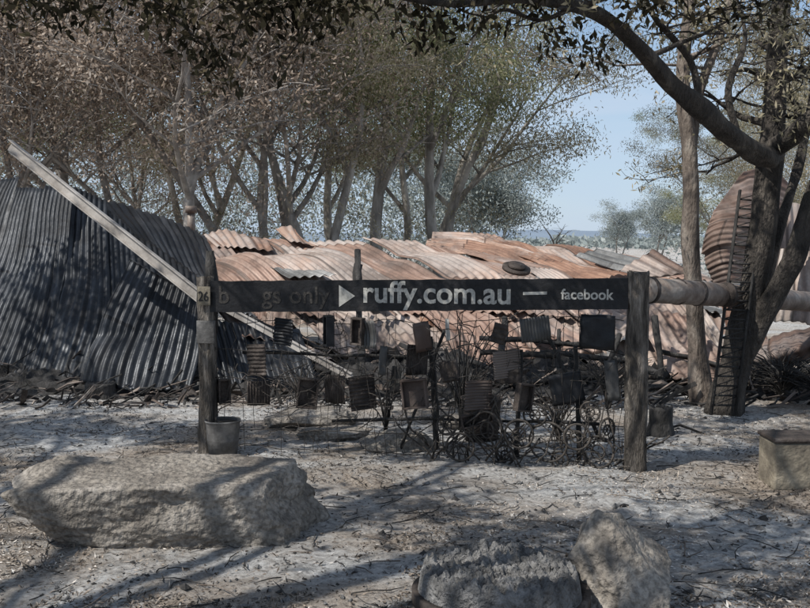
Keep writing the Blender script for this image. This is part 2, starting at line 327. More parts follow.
rock('boulder',(Gd(170,5.3),5.36,.10),(.65,.33,.275),4,2,nz_=.045,cap=1.75,lo=1.3,sub=7,faces=[((0.0,-.10,1),.92),((.1,-1,-.05),.94),((0,1,.1),.95),((-1,-.1,-.42),.95),((1,-.15,.15),1.0),((.75,-.7,.05),1.22),((-.5,-.85,-.35),1.1),((-.8,-.1,.6),1.42),((.25,-.7,.75),1.24)])
rock('boulder',(Gd(620,4.25),4.3,.08),(.27,.25,.29),11,12,nz_=.05,faces=[((-.7,-.5,.6),.85),((.6,-.3,.7),.8)])
rock('flat_stone',(Gd(308,8.6),8.6,.05),(.36,.3,.12),21,12,top=.8)
rock('flat_stone',(Gd(396,7.6),7.6,.05),(.27,.22,.12),25,12,top=.85)
rock('flat_stone',(Gd(108,11),10.6,.1),(.32,.25,.14),31,12,top=.8,m=M['bark'])
rock('flat_stone',(Gd(470,8.4),8.5,.04),(.3,.2,.07),35,12,top=.8)
rock('flat_stone',(Gd(330,8.0),8.05,.03),(.3,.16,.06),36,12,top=.8)
# ---------------- fire pit
e=empty('fire_pit'); cx,cy=Gd(503,4.05),4.12; mb=MB(); N=64
for (r0,r1,z0,z1) in((.365,.35,0,.13),(.375,.34,.115,.135)):
    vs=[];fs=[]
    for k in range(N):
        a=2*math.pi*k/N; w=1+.02*math.sin(a*3+1)
        for r,z in((r0,z0-.03),(r0,z1),(r1,z1),(r1,z0-.03)): vs.append((cx+r*w*math.cos(a),cy+r*w*math.sin(a),z+.008*math.sin(2*a)))
    for k in range(N):
        k2=(k+1)%N
        for j in range(4): fs.append((k*4+j,k2*4+j,k2*4+(j+1)%4,k*4+(j+1)%4))
    mb.add(vs,fs)
mb.build('steel_ring',[M['rust']],e)
mb=MB(); R=90;vs=[];fs=[]
for i in range(R+1):
    for k in range(N*3):
        a=2*math.pi*k/(N*3); r=.352*i/R; x=cx+r*math.cos(a); y=cy+r*math.sin(a)
        edge=1/(1+math.exp((i/R-.96+.03*noise.noise(Vector((a*2,3,0))))*60))
        z=.10+edge*(.125+.03*noise.noise(Vector((x*5,y*5,0)))+.035*abs(noise.noise(Vector((x*16,y*16,2))))+.035*noise.noise(Vector((x*38,y*38,5)))+.018*noise.noise(Vector((x*90,y*90,5))))
        z-=.03*math.exp(-(((x-cx)/.2)**2+((y-cy)/.18)**2))
        vs.append((x,y,z))
for i in range(R):
    for k in range(N*3): k2=(k+1)%(N*3); fs.append((i*N*3+k,i*N*3+k2,(i+1)*N*3+k2,(i+1)*N*3+k))
mb.add(vs,fs); mb.build('ash_and_charcoal',[M['ash']],e)
# ---------------- sign
eS=empty('roadside_business_sign')
PL=Vector((Gd(206,7.5),7.5,0)); PR=Vector((Gd(635,6.9),6.9,0)); SX=(PR-PL).normalized(); SN=Vector((SX.y,-SX.x,0))
def onp(px,py,off=0):
    r=ray(px,py); o=Vector((0,0,CAMZ)); q=PL+SN*off; t=(q-o).dot(SN)/r.dot(SN); return o+r*t
def postmesh(name,base,w,h,parent,seed,m='post'):
    mb=MB(); n=24; rows=60; vs=[];fs=[]
    for i in range(rows+1):
        z=-.15+(h+.15)*i/rows
        for k in range(n):
            a=2*math.pi*k/n; sq=1/max(abs(math.cos(a)),abs(math.sin(a)))**.6
            r=w/2*sq*(1+.13*noise.noise(Vector((math.cos(a)*2+seed,math.sin(a)*2,z*3)))+.12*noise.noise(Vector((math.cos(a)*7,math.sin(a)*7+seed,z*11))))
            r*=1-.10*max(0,noise.noise(Vector((math.cos(a)*5,math.sin(a)*5+seed,z*1.2))))*3
            p=base+SX*(math.cos(a)*r)+SN*(math.sin(a)*r); zz=z+(0.03*noise.noise(Vector((a*2,seed,1))) if i==rows else 0)
            vs.append((p.x,p.y,zz))
    for i in range(rows):
        for k in range(n): k2=(k+1)%n; fs.append((i*n+k,i*n+k2,(i+1)*n+k2,(i+1)*n+k))
    fs.append(tuple(rows*n+k for k in range(n))); mb.add(vs,fs); return mb.build(name,[M[m]],parent)
postmesh('post_1',PL,.13,1.32,eS,1.3); postmesh('post_2',PR+SX*.02,.155,1.38,eS,5.1)
mb=MB(); mb.tube([PL+Vector((.03,.02,.9)),PL+Vector((.035,.02,1.3)),PL+Vector((.03,.02,1.52))],[.045,.05,.03],9,rough=.5); mb.build('burnt_stub',[M['char']],eS)
tl,tr=onp(212,281,.03),onp(628,278,.03); bl,br=onp(212,312,.03),onp(628,309,.03)
mb=MB(); n=80; vs=[];fs=[]
for i in range(n+1):
    t=i/n; a=tl.lerp(tr,t); c=bl.lerp(br,t); j=.006*noise.noise(Vector((t*30,0,0))); k=.008*noise.noise(Vector((t*30,5,0)))
    up=Vector((0,0,1))
    for p,o in((a,j),(c,k)):
        for s_ in(.035,0): vs.append(p+up*o+SN*(s_))
for i in range(n):
    q=i*4; r=q+4
    fs+=[(q,q+2,r+2,r),(q+1,r+1,r+3,q+3),(q,r,r+1,q+1),(q+2,q+3,r+3,r+2)]
fs+=[(0,1,3,2),(n*4,n*4+2,n*4+3,n*4+1)]
mb.add(vs,fs); mb.build('board',[M['board']],eS,smooth=False)
rotz=math.atan2(SX.y,SX.x)
def text(s,pxl,pxr,pyb,name,m,bold=.0,yscale=1.0):
    a=onp(pxl,pyb,.068); bq=onp(pxr,pyb,.068); W=(bq-a).length
    cu=bpy.data.curves.new(name,'FONT'); cu.body=s; cu.size=1; cu.extrude=.012; cu.offset=bold
    o=bpy.data.objects.new(name,cu); sc.collection.objects.link(o); cu.materials.append(M[m]); bpy.context.view_layer.update()
    k=W/o.dimensions.x
    o.scale=(k,k*yscale,.1); o.rotation_euler=(math.pi/2,0,rotz); o.location=a; o.parent=eS
    return o
text('ruffy.com.au',362,509,302,'lettering_web',  'letter',.02,1.0)
text('facebook',561,614,299,'lettering_social','letter',.02,1.05)
text('only',289,329,303,'lettering_only','letterdim',.01)
text('gs',262,281,303,'lettering_gs','letterdim',.01)
text('b',218,228,303,'lettering_b','letterdim',.01)
mb=MB()
tri=[onp(339,285,.0675),onp(339,307,.0675),onp(355,296,.0675)]; mb.add(tri,[(0,1,2)])
q=[onp(523,292,.0675),onp(523,295,.0675),onp(547,294.5,.0675),onp(547,291.5,.0675)]; mb.add(q,[(0,1,2,3)]); mb.build('arrow_and_dash',[M['letter']],eS,smooth=False)
c=onp(204,296,.09); mb=MB(); mb.box(c,.1,.008,.14,0,SX,SN); mb.build('house_number_plate',[M['concrete']],eS,bevel=.003)
a=onp(198,301,.0975); cu=bpy.data.curves.new('number','FONT'); cu.body='26'; cu.size=.105; cu.extrude=.001; o=bpy.data.objects.new('house_number',cu); sc.collection.objects.link(o); cu.materials.append(M['board']); o.location=a; o.rotation_euler=(math.pi/2,0,rotz); o.parent=eS; o.scale=(.8,1,1)
mb=MB(); mb.box(onp(206,332,.08),.14,.03,.17,0,SX,SN); mb.build('tin_cap',[M['bucket']],eS,bevel=.004)
# ---------------- fence art
eF=empty('wire_fence_with_hanging_tins')
mb=MB(); rnd=random.Random(12)
for py0,py1 in((322,318),(350,348),(378,382),(404,410),(428,440),(444,462)):
    pts=[onp(212+(624-212)*i/24,py0+(py1-py0)*i/24+rnd.gauss(0,2.0),-.01+rnd.gauss(0,.012)) for i in range(25)]; mb.tube(pts,.0032,5)
for i in range(44):
    px=216+i*9.4+rnd.gauss(0,1.5); top=313 if rnd.random()<.75 else 350; bot=448+(px-210)/420*20-(rnd.uniform(10,80) if rnd.random()<.5 else 0)
    pts=[onp(px+rnd.gauss(0,2),top+(bot-top)*k/6,rnd.gauss(0,.015)) for k in range(7)]; mb.tube(pts,.0022,4)
for i in range(90):
    px=rnd.uniform(225,615); py=rnd.uniform(330,455); a=rnd.uniform(0,6.28); off=0; pts=[]
    for k in range(12):
        pts.append(onp(px,py,off)); a+=rnd.gauss(0,.7); px+=math.cos(a)*6; py+=math.sin(a)*5; off=max(-.12,min(.1,off+rnd.gauss(0,.02))); py=min(py,455); px=min(max(px,216),622)
    mb.tube(pts,rnd.choice([.002,.003,.004]),4)
mb.build('wires',[M['wire']],eF)
mb=MB()
for (x0,y0,x1,y1,o_,w) in((432,336,436,452,-.25,.02),(520,350,516,458,-.2,.02),(575,345,580,462,-.2,.018),(240,352,430,358,-.12,.012),(330,418,600,424,-.15,.011),(480,352,560,356,-.3,.02),(445,330,400,450,-.2,.012),(545,330,600,440,-.2,.013)):
    mb.tube([onp(x0+(x1-x0)*k/6+rnd.gauss(0,1.2),y0+(y1-y0)*k/6+rnd.gauss(0,1.2),o_) for k in range(7)],w,7,rough=.7)
mb.build('charred_rails',[M['char']],eF)
panels=[(285,331,25,28,'tindark',1),(328,333,13,32,'tindark',0),(357,333,13,28,'rust',0),(369,333,14,28,'tingrey',1),(423,334,18,30,'tinbrown',0),(446,332,3,22,'letter',0),(498,331,14,20,'rust',1),(535,330,30,24,'tingrey',1),(596,335,34,34,'tindark',0),
(257,362,24,33,'rust',1),(258,390,24,26,'rust',1),(380,362,8,30,'tingrey',0),(418,361,22,30,'rust',1),(448,368,20,22,'rust',0),(507,362,32,28,'tinbeige',1),(506,377,28,12,'rust',0),(476,395,30,30,'tinbrown',1),(564,390,32,30,'tindark',0),(612,383,13,40,'tingrey',0),
(225,391,13,26,'rust',0),(362,392,28,36,'rust',1),(415,396,26,30,'tinbrown',0),(306,392,22,32,'rust',0),(335,392,24,30,'rust',1),(525,397,18,28,'rust',0),(394,382,10,28,'letterdim',0),(476,418,34,14,'rust',0)]
for i,(px,py,w,h,m,st) in enumerate(panels):
    off=rnd.uniform(-.06,.1); px+=rnd.gauss(0,1.5); py+=rnd.gauss(0,2); c=onp(px,py,off); tw=rnd.gauss(0,.45); X=(Matrix.Rotation(tw,3,'Z')@SX); Y=X.cross(Vector((0,0,1)));roll=rnd.gauss(0,.11)
    Z=(Matrix.Rotation(roll,3,Y)@Vector((0,0,1))); X=(Matrix.Rotation(roll,3,Y)@X)
    W=w*.0071;H=h*.0071; mb=MB()
    if st:
        wv=max(4,int(W/.02)); nn_=wv*4; vs=[];fs=[]; nr=7
        vert=rnd.random()<.5; bend=rnd.uniform(-.02,.03)
        for a in range(nn_+1):
            t=a/nn_; o_=.006*math.sin(t*wv*2*math.pi)
            for q_ in range(nr+1):
                s_=q_/nr-.5; o2=o_+bend*(4*s_*s_)+.012*noise.noise(Vector((t*3+i,s_*3,0)))
                vs.append(c+(X*((t-.5)*W)+Z*(s_*H) if not vert else X*(s_*W)+Z*((t-.5)*H))+Y*o2)
        for a in range(nn_):
            for q_ in range(nr): k=a*(nr+1)+q_; fs.append((k,k+nr+1,k+nr+2,k+1))
        mb.add(vs,fs); mb.build('corrugated_tin_%d'%i,[M[m]],eF,solid=.002)
    elif w>12 and rnd.random()<.45:
        dp=.06; t_=.014
        for s_ in(-1,1): mb.box(c+Z*(s_*(H/2-t_/2)),W,dp,t_,0,X,Y,Z); mb.box(c+X*(s_*(W/2-t_/2)),t_,dp,H-2*t_-.002,0,X,Y,Z)
        mb.box(c-Y*.015,W-2*t_-.002,.004,H-2*t_-.002,0,X,Y,Z)
        mb.build('tin_box_%d'%i,[M[m]],eF,smooth=False,bevel=.002)
    else:
        vs=[];fs=[]; gx,gz=8,8; dp=.01 if w<20 else .03
        for a in range(gx+1):
            for q_ in range(gz+1):
                s,t=a/gx-.5,q_/gz-.5; vs.append(c+X*(s*W*(1+.05*noise.noise(Vector((t*3,i,0)))))+Z*(t*H*(1+.05*noise.noise(Vector((s*3,i,5)))))+Y*(.012*noise.noise(Vector((s*2.5+i,t*2.5,0)))+.006*noise.noise(Vector((s*8+i,t*8,0)))))
        for a in range(gx):
            for q_ in range(gz): k=a*(gz+1)+q_; fs.append((k,k+gz+1,k+gz+2,k+1))
        mb.add(vs,fs); mb.build('tin_plate_%d'%i,[M[m]],eF,solid=dp)
    mb=MB(); top=c+Z*(H/2); t2=onp(px+rnd.gauss(0,3),py-h*.5-rnd.uniform(6,16),0)
    mb.tube([top,t2],.0022,4); mb.build('hook_%d'%i,[M['wire']],eF)
eR=empty('wrought_iron_scrollwork'); mb=MB()
def ring(c,r,X,Z,tr,n=28):
    mb.tube([c+X*(r*math.cos(6.2832*k/n))+Z*(r*math.sin(6.2832*k/n)) for k in range(n+1)],tr,6)
for (px,py,r) in((460,447,.10),(487,430,.13),(519,434,.10),(548,442,.14),(577,437,.09),(598,452,.11),(607,430,.08),(535,415,.08),(447,425,.07),(470,412,.07),(590,412,.07),(560,460,.06),(505,455,.07)):
    a=rnd.gauss(0,.4); X=Matrix.Rotation(a,3,'Z')@SX; c=onp(px,py,rnd.uniform(-.05,.1)); ring(c,r,X,Vector((0,0,1)),.008)
    if rnd.random()<.6: ring(c,r*.45,X,Vector((0,0,1)),.006)
    if rnd.random()<.6:
        for k in range(6):
            an=k*1.047+a; mb.tube([c,c+X*(r*math.cos(an))+Vector((0,0,1))*(r*math.sin(an))],.004,4)
for i in range(60):
    px=rnd.uniform(425,620); py=rnd.uniform(445,470); a=rnd.uniform(.6,2.5); l=rnd.uniform(20,85)
    pts=[];q=(px,py)
    for k in range(7):
        pts.append(onp(q[0],q[1],rnd.uniform(-.06,.08))); a+=rnd.gauss(0,.3); q=(q[0]+math.cos(a)*l/6,q[1]-math.sin(a)*l/6)
    mb.tube(pts,rnd.uniform(.003,.008),5)
mb.build('rings_and_bars',[M['wire']],eR)
def shrub(name,px,d,n,h,spread,m='char',r=.008,seed=1,droop=1.0):
    rnd=random.Random(seed); mb=MB(); b0=Vector((Gd(px,d),d,0))
    for i in range(n):
        a=rnd.uniform(0,6.28); s=rnd.uniform(.3,1)*spread; hh=h*rnd.uniform(.5,1.05); pts=[]
        for k in range(8):
            t=k/7; pts.append(b0+Vector((math.cos(a)*s*t**1.5+rnd.gauss(0,.01),math.sin(a)*s*t**1.5,hh*(1.5*t-.55*droop*t*t*1.2))))
        mb.tube(pts,[r*(1-.75*k/7) for k in range(8)],4)
    return mb.build(name,[M[m]])
shrub('burnt_shrub',462,8.3,34,1.2,.7,seed=4)
shrub('burnt_shrub',385,8.3,16,.8,.5,seed=5,r=.006)
shrub('burnt_shrub',785,10,110,.55,.7,seed=6,r=.010,m='char')
shrub('burnt_shrub',750,10.2,60,.4,.6,seed=16,r=.009,m='wire')
shrub('burnt_shrub',825,9.6,80,.5,.6,seed=17,r=.009,m='char')
shrub('burnt_shrub',560,7.8,30,.7,.5,seed=8,r=.006,m='wire')
shrub('burnt_shrub',300,9.2,30,.6,.6,seed=9,r=.006,m='wire')
shrub('burnt_shrub',610,9.4,40,.7,.6,seed=10,r=.007,m='char')
def bucket(name,px,d,r,h,m):
    e=MB(); n=32; x0=Gd(px,d); vs=[];fs=[]
    prof=[(0,0),(r*.82,0),(r*.9,h*.4),(r*.91,h*.42),(r*.9,h*.44),(r,h),(r*1.04,h+.004),(r*1.03,h-.014),(r*.96,h-.01),(r*.8,h*.2),(0,h*.18)]
    for j,(rr,z) in enumerate(prof):
        for k in range(n): a=6.2832*k/n; vs.append((x0+rr*math.cos(a),d+rr*math.sin(a),z+.008))
    for j in range(len(prof)-1):
        for k in range(n): k2=(k+1)%n; fs.append((j*n+k,j*n+k2,(j+1)*n+k2,(j+1)*n+k))
    e.add(vs,fs); return e.build(name,[M[m]])
bucket('metal_bucket',221,7.4,.13,.25,'bucket'); bucket('metal_bucket',482,7.9,.16,.34,'rust')
# ---------------- corrugated sheets
def cr(p0,p1,p2,p3,t):
    return .5*((2*p1)+(-p0+p2)*t+(2*p0-5*p1+4*p2-p3)*t*t+(-p0+3*p1-3*p2+p3)*t**3)
def interp(arr,t):
    n=len(arr); 
    if n==2: return arr[0]*(1-t)+arr[1]*t
    s=t*(n-1); i=min(int(s),n-2); f=s-i
    return cr(arr[i-1] if i>0 else 2*arr[0]-arr[1],arr[i],arr[i+1],arr[i+2] if i+2<n else 2*arr[-1]-arr[-2],f)
def lerp_(arr,t):
    n=len(arr); s=t*(n-1); i=min(int(s),n-2); f=s-i; return arr[i]*(1-f)+arr[i+1]*f
def sheet(name,rows,m,parent=None,pitch=.09,amp=.012,seed=1,buck=.05,nv=40,spp=6,jag=.12,bfreq=1.1,crease=0,minlap=.76,lift=.04,cfreq=.9,tilt=0,stiff=False):
    R=[[np.array(P(*q)) for q in row] for row in rows]
    IV=lerp_ if stiff else interp
    def ev(u,v): return IV([interp(r,u) for r in R],v)
    ln=sum(np.linalg.norm(ev((i+1)/20,.5)-ev(i/20,.5)) for i in range(20)); lv=sum(np.linalg.norm(ev(.5,(i+1)/20)-ev(.5,i/20)) for i in range(20))
    waves=max(3,int(ln/pitch)); nu=waves*spp; A=np.empty((nv+1,nu+1,3)); rnd=random.Random(seed)
    nsheet=max(1,round(ln/minlap)); jg=[(rnd.uniform(-jag,jag),rnd.uniform(-jag,jag),rnd.uniform(-lift,lift),rnd.uniform(-tilt,tilt),rnd.uniform(-tilt,tilt),rnd.uniform(.3,.7)) for _ in range(nsheet+1)]
    for j in range(nv+1):
        for i in range(nu+1):
            u=i/nu; k=int(u*nsheet*.9999); v=j/nv
            v2=v*(1-(jg[k][0]+jg[k][1])/lv*.8)+jg[k][0]/lv*.8
            A[j,i]=ev(u,min(max(v2,-.03),1.04))
    du=np.gradient(A,axis=1); dv=np.gradient(A,axis=0); Nn=np.cross(du,dv); Nn/=np.linalg.norm(Nn,axis=2)[:,:,None]+1e-9
    for j in range(nv+1):
        for i in range(nu+1):
            p=A[j,i]; k=int(i/nu*nsheet*.9999); v=j/nv; uu=i/nu*nsheet*.9999-k
            b_=buck*(noise.noise(Vector((p[0]*bfreq+seed,p[1]*bfreq,p[2]*bfreq)))+.3*noise.noise(Vector((p[0]*3.1+seed,p[1]*3,p[2]*3))))
            if crease:
                q=Vector((p[0]*cfreq+seed*2,p[1]*cfreq,p[2]*1.3)); b_+=crease*(.5-2.2*abs(noise.noise(q)))
            if tilt: b_+=jg[k][3]*(2*v-1)+jg[k][4]*(1-abs(v-jg[k][5])*3)*.6+jg[k][4]*(uu-.5)
            w=math.sin(2*math.pi*i/spp)
            A[j,i]=p+Nn[j,i]*(amp*w+b_+jg[k][2])
    mb=MB(); n=nu+1; mb.V=[tuple(x) for x in A.reshape(-1,3)]
    mb.F=[(j*n+i,j*n+i+1,(j+1)*n+i+1,(j+1)*n+i) for j in range(nv) for i in range(nu) if not (tilt and int(i/nu*nsheet*.9999)!=int((i+1)/nu*nsheet*.9999))]; mb.I=[0]*len(mb.F)
    o=mb.build(name,[M[m]],parent,solid=.003)
    uvl=o.data.uv_layers.new(name='UVMap'); iu=np.tile(np.arange(n)/nu*ln,(nv+1)); iv=np.repeat(np.arange(nv+1)/nv*lv,n)
    li=np.empty(len(o.data.loops),dtype=np.int32); o.data.loops.foreach_get('vertex_index',li)
    uvl.data.foreach_set('uv',np.stack([iu[li]+seed*7.3,iv[li]+seed*3.1],1).astype(np.float32).ravel())
    return o
eA=empty('burnt_corrugated_shed')
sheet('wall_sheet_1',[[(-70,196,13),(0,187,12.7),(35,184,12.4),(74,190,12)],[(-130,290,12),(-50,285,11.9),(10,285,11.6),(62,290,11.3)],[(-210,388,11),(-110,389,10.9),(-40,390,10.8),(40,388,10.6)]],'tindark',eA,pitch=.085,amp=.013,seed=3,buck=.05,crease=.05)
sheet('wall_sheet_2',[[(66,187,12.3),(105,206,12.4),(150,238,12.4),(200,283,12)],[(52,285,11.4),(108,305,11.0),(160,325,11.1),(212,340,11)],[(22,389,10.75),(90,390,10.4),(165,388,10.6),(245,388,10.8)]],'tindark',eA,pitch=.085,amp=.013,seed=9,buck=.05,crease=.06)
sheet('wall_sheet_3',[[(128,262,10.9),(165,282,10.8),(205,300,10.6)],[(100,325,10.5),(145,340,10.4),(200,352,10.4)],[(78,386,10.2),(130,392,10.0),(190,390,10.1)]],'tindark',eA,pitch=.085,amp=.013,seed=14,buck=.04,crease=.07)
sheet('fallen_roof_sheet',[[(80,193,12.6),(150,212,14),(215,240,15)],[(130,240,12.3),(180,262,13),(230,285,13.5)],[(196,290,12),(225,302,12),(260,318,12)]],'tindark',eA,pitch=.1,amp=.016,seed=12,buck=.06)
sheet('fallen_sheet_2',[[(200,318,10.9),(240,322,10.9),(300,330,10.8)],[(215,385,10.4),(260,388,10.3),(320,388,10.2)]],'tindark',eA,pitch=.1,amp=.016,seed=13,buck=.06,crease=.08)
mb=MB(); a,c=P(10,140,10.3),P(200,291,9.9); mb.beam(a,c,.07,.012); mb.beam(a-Vector((0,0,.06)),c-Vector((0,0,.06)),.012,.10); mb.beam(a-Vector((0,0,.12)),c-Vector((0,0,.12)),.07,.012)
c2=P(352,374,9.6); mb.beam(c,c2,.05,.012); mb.beam(c-Vector((0,0,.04)),c2-Vector((0,0,.04)),.012,.06); mb.build('steel_beam',[M['beam']],eA,smooth=False,bevel=.003)
eB=empty('collapsed_corrugated_building')
K=dict(pitch=.115,amp=.018,stiff=True)
sheet('roof_sheet_1',[[(60,228,16.5),(190,232,16),(300,236,15.6),(420,243,15.4),(480,250,15.3)],[(130,256,14.3),(250,262,14),(370,268,13.8),(500,276,13.7),(580,282,13.7)],[(200,300,12.6),(330,303,12.4),(450,308,12.2),(580,316,12),(700,322,12)]],'tinpink',eB,seed=21,buck=.05,bfreq=.6,crease=.12,nv=80,lift=.04,cfreq=.5,tilt=.05,**K)
sheet('roof_sheet_2',[[(426,230,18.5),(470,234,18.2),(530,243,18),(590,252,17.8)],[(470,252,16),(530,258,15.8),(600,268,15.6),(670,278,15.4)],[(530,276,14.4),(600,284,14.2),(680,294,13.8),(760,312,13.4)]],'tinorange',eB,seed=23,buck=.05,bfreq=.6,crease=.1,nv=60,lift=.06,cfreq=.5,tilt=.07,**K)
sheet('roof_sheet_2b',[[(431,230,17.2),(428,246,16.2)],[(475,234,17),(472,254,15.8)],[(540,254,16),(535,274,14.8)]],'tinorange',eB,pitch=.12,amp=.018,seed=24,buck=.04,crease=.04)
sheet('roof_sheet_2c',[[(585,250,16.4),(620,252,16.6),(665,262,16.8)],[(640,276,14.8),(690,276,14.8),(735,288,14.8)]],'tinpink',eB,seed=27,buck=.04,crease=.05,**K)
sheet('roof_sheet_3',[[(215,304,12.6),(280,304,12.5),(350,304,12.5),(430,304,12.5)],[(238,330,11.8),(310,330,11.8),(380,328,11.8),(455,328,11.8)],[(262,350,11.5),(340,362,11.3),(400,356,11.3),(480,350,11.4)]],'tinbeige',eB,seed=25,buck=.04,crease=.1,nv=50,lift=.07,tilt=.09,**K)
sheet('roof_sheet_3b',[[(415,300,12.3),(470,304,12.4),(540,306,12.5)],[(440,332,11.8),(500,330,11.8),(570,332,11.7)],[(455,366,11.1),(520,356,11.3),(600,352,11.3)]],'tinpink',eB,seed=26,buck=.04,crease=.1,nv=50,lift=.07,tilt=.09,**K)
sheet('roof_sheet_3c',[[(530,306,12.4),(590,300,12.4),(650,300,12.2),(690,298,12.2)],[(560,335,11.8),(620,330,11.8),(680,332,11.6),(720,335,11.4)],[(585,362,11.2),(640,372,11),(700,382,10.8),(755,386,10.8)]],'tinbeige',eB,seed=28,buck=.04,crease=.1,nv=50,lift=.07,tilt=.09,**K)
sheet('roof_sheet_4',[[(632,306,11.4),(660,308,11.4),(690,312,11.3)],[(655,344,10.9),(690,350,10.9),(725,356,10.8)],[(672,378,10.5),(710,384,10.4),(745,388,10.3)]],'tinpink',eB,seed=29,buck=.04,crease=.06,tilt=.05,**K)
rl=random.Random(44)
for i in range(20):
    px=rl.uniform(240,680); t=rl.random(); py=254+t*100+(px-230)*.05; d=14.4-t*3.4-.25; w=rl.uniform(35,100); h=rl.uniform(6,22); sk=rl.uniform(-10,40); dd=rl.uniform(.3,.9); g=rl.uniform(-6,8)
    sheet('loose_sheet_%d'%i,[[(px,py,d),(px+w,py+g,d)],[(px+sk*.45,py+h*.5-rl.uniform(0,5),d-dd*.5),(px+w+sk*.45,py+g+h*.5-2,d-dd*.5)],[(px+sk,py+h,d-dd),(px+w+sk,py+h+g,d-dd)]],rl.choice(['tinpink','tinorange','tingrey','tinbrown','tinbeige','tinpink']),eB,pitch=.115,amp=.016,seed=60+i,buck=.02,crease=.04,nv=20,stiff=True,tilt=.03)
sheet('ridge_sheet_1',[[(575,256,14),(600,250,14.2)],[(640,277,13.6),(652,262,14)]],'tingrey',eB,pitch=.14,amp=.02,seed=31,buck=.04)
sheet('ridge_sheet_2',[[(620,272,13.6),(655,250,13.8)],[(645,279,13.4),(690,272,13.4)]],'tinbrown',eB,pitch=.14,amp=.02,seed=32,buck=.04)
sheet('ridge_sheet_3',[[(200,236,15),(228,228,15.3),(268,240,15)],[(215,246,14.5),(240,246,14.5),(275,249,14.5)]],'tinorange',eB,pitch=.12,amp=.015,seed=33,buck=.04)
sheet('ridge_sheet_4',[[(275,228,15.8),(292,226,15.9),(300,238,15.5)],[(290,240,15),(302,240,15),(320,244,15)]],'tinorange',eB,pitch=.12,amp=.01,seed=34,buck=.04)
mb=MB()
mb.tube([P(191,240,16),P(191,212,16)],.06,12); mb.tube([P(191,213,16),P(191,206,16)],[.09,.09],12); mb.build('flue_pipe',[M['pipe']],eB)
mb=MB(); c=P(516,270,13.3); ax=Vector((.15,-.35,.9)).normalized()
mb.tube([c,c+ax*.04],.19,24); mb.tube([c+ax*.04,c+ax*.08],.12,24); mb.build('vent_cowl',[M['rust']],eB)
mb=MB()
for (x0,y0,d0,x1,y1,d1,w) in((545,372,10.6,735,380,10.6,.08),(230,383,10.6,420,386,10.4,.06),(410,388,10.3,600,378,10.4,.06),(358,250,12,362,385,10.8,.07),(358,264,11.9,356,300,11.8,.09),(640,383,10,700,392,9.8,.06),(540,352,10.8,640,362,10.8,.05),(240,350,10.8,330,372,10.4,.06),(470,360,10.8,520,384,10.4,.05),(300,335,11,304,385,10.6,.05),(560,330,11.2,556,384,10.6,.05),(400,345,11,470,382,10.5,.05),(620,335,11,600,388,10.5,.05),(250,318,11.3,330,352,10.9,.05),(655,315,10.8,662,388,10.4,.06),(700,325,10.9,690,390,10.3,.05),(505,318,11.3,500,386,10.5,.06),(430,340,11,428,388,10.5,.07),(660,350,10.8,745,372,10.5,.05),(480,338,11,600,346,11,.05)):
    mb.tube([P(x0+(x1-x0)*k/5+rnd.gauss(0,.8),y0+(y1-y0)*k/5+rnd.gauss(0,.8),d0+(d1-d0)*k/5) for k in range(6)],w*.55,8,rough=.7)
mb.build('charred_beams',[M['char']],eB)
mb=MB(); vs=[];fs=[];nx_=240;ny_=44
for j in range(ny_+1):
    for i in range(nx_+1):
        x=-5+9.5*i/nx_; y=10.0+2.8*j/ny_; e_=math.sin(math.pi*min(1,j/ny_*1.0))**.8*min(1,min(i,nx_-i)/8)
        vs.append((x,y,-.03+e_*(.28+.3*noise.noise(Vector((x*1.3,y*1.3,1)))+.16*noise.noise(Vector((x*5,y*5,2)))+.10*noise.noise(Vector((x*14,y*14,3)))+.06*noise.noise(Vector((x*30,y*30,3))))))
for j in range(ny_):
    for i in range(nx_): q=j*(nx_+1)+i; fs.append((q,q+1,q+nx_+2,q+nx_+1))
mb.add(vs,fs); mb.build('rubble_heap',[M['char']],eB)  # debris pile, kept dark to stand for the interior darkness under the roofs
mb=MB()
for i in range(1000):
    x=rnd.uniform(-4.8,4.8); y=rnd.uniform(9.3,11.0); a=rnd.gauss(0,1.2); l=rnd.uniform(.05,.4); z=rnd.uniform(.01,.28)*(y-9.2)/1.8+.01
    p=Vector((x,y,z)); q=p+Vector((math.cos(a)*l,math.sin(a)*l*.6,rnd.uniform(-.2,.6)*l)); q.z=max(q.z,.02)
    k=rnd.random()
    if k<.6: mb.tube([p,(p+q)/2+Vector((0,0,rnd.gauss(0,.03))),q],rnd.uniform(.003,.014),5,mi=rnd.choice([0,0,1,2]),rough=.4)
    else:
        m_=(p+q)/2+Vector((0,rnd.gauss(0,.03),rnd.gauss(0,.05))); mb.strip([p,m_,q],rnd.uniform(.015,.07),rnd.choice([0,0,0,1,1,2]),Vector((rnd.gauss(0,.5),rnd.gauss(0,1),rnd.gauss(0,.8))).normalized(),rnd.gauss(0,.4))
mb.build('burnt_debris',[M['char'],M['rust'],M['pipe']],smooth=False)
e=empty('twisted_roof_iron')
sheet('curl_1',[[(745,171,12.4),(714,212,11.9),(702,255,11.8),(712,286,11.8)],[(766,168,12.6),(742,205,11.9),(726,245,11.7),(735,282,11.6)],[(795,188,12.8),(782,215,12.2),(772,250,12),(768,288,11.9)]],'tinbrown',e,pitch=.1,amp=.008,seed=41,buck=.05,crease=.08)
sheet('curl_2',[[(765,250,13.4),(790,246,13.4),(830,240,13.4),(900,236,13.4)],[(750,325,12.8),(780,326,12.8),(830,330,12.8),(900,332,12.8)]],'tinbeige',e,pitch=.12,amp=.018,seed=43,buck=.05,crease=.06)
sheet('curl_3',[[(752,345,11.4),(785,330,11.2),(850,315,11)],[(750,362,10.8),(790,352,10.6),(850,335,10.5)],[(765,362,11.2),(800,366,11),(850,360,11)]],'tinbrown',e,pitch=.12,amp=.008,seed=44,buck=.08)
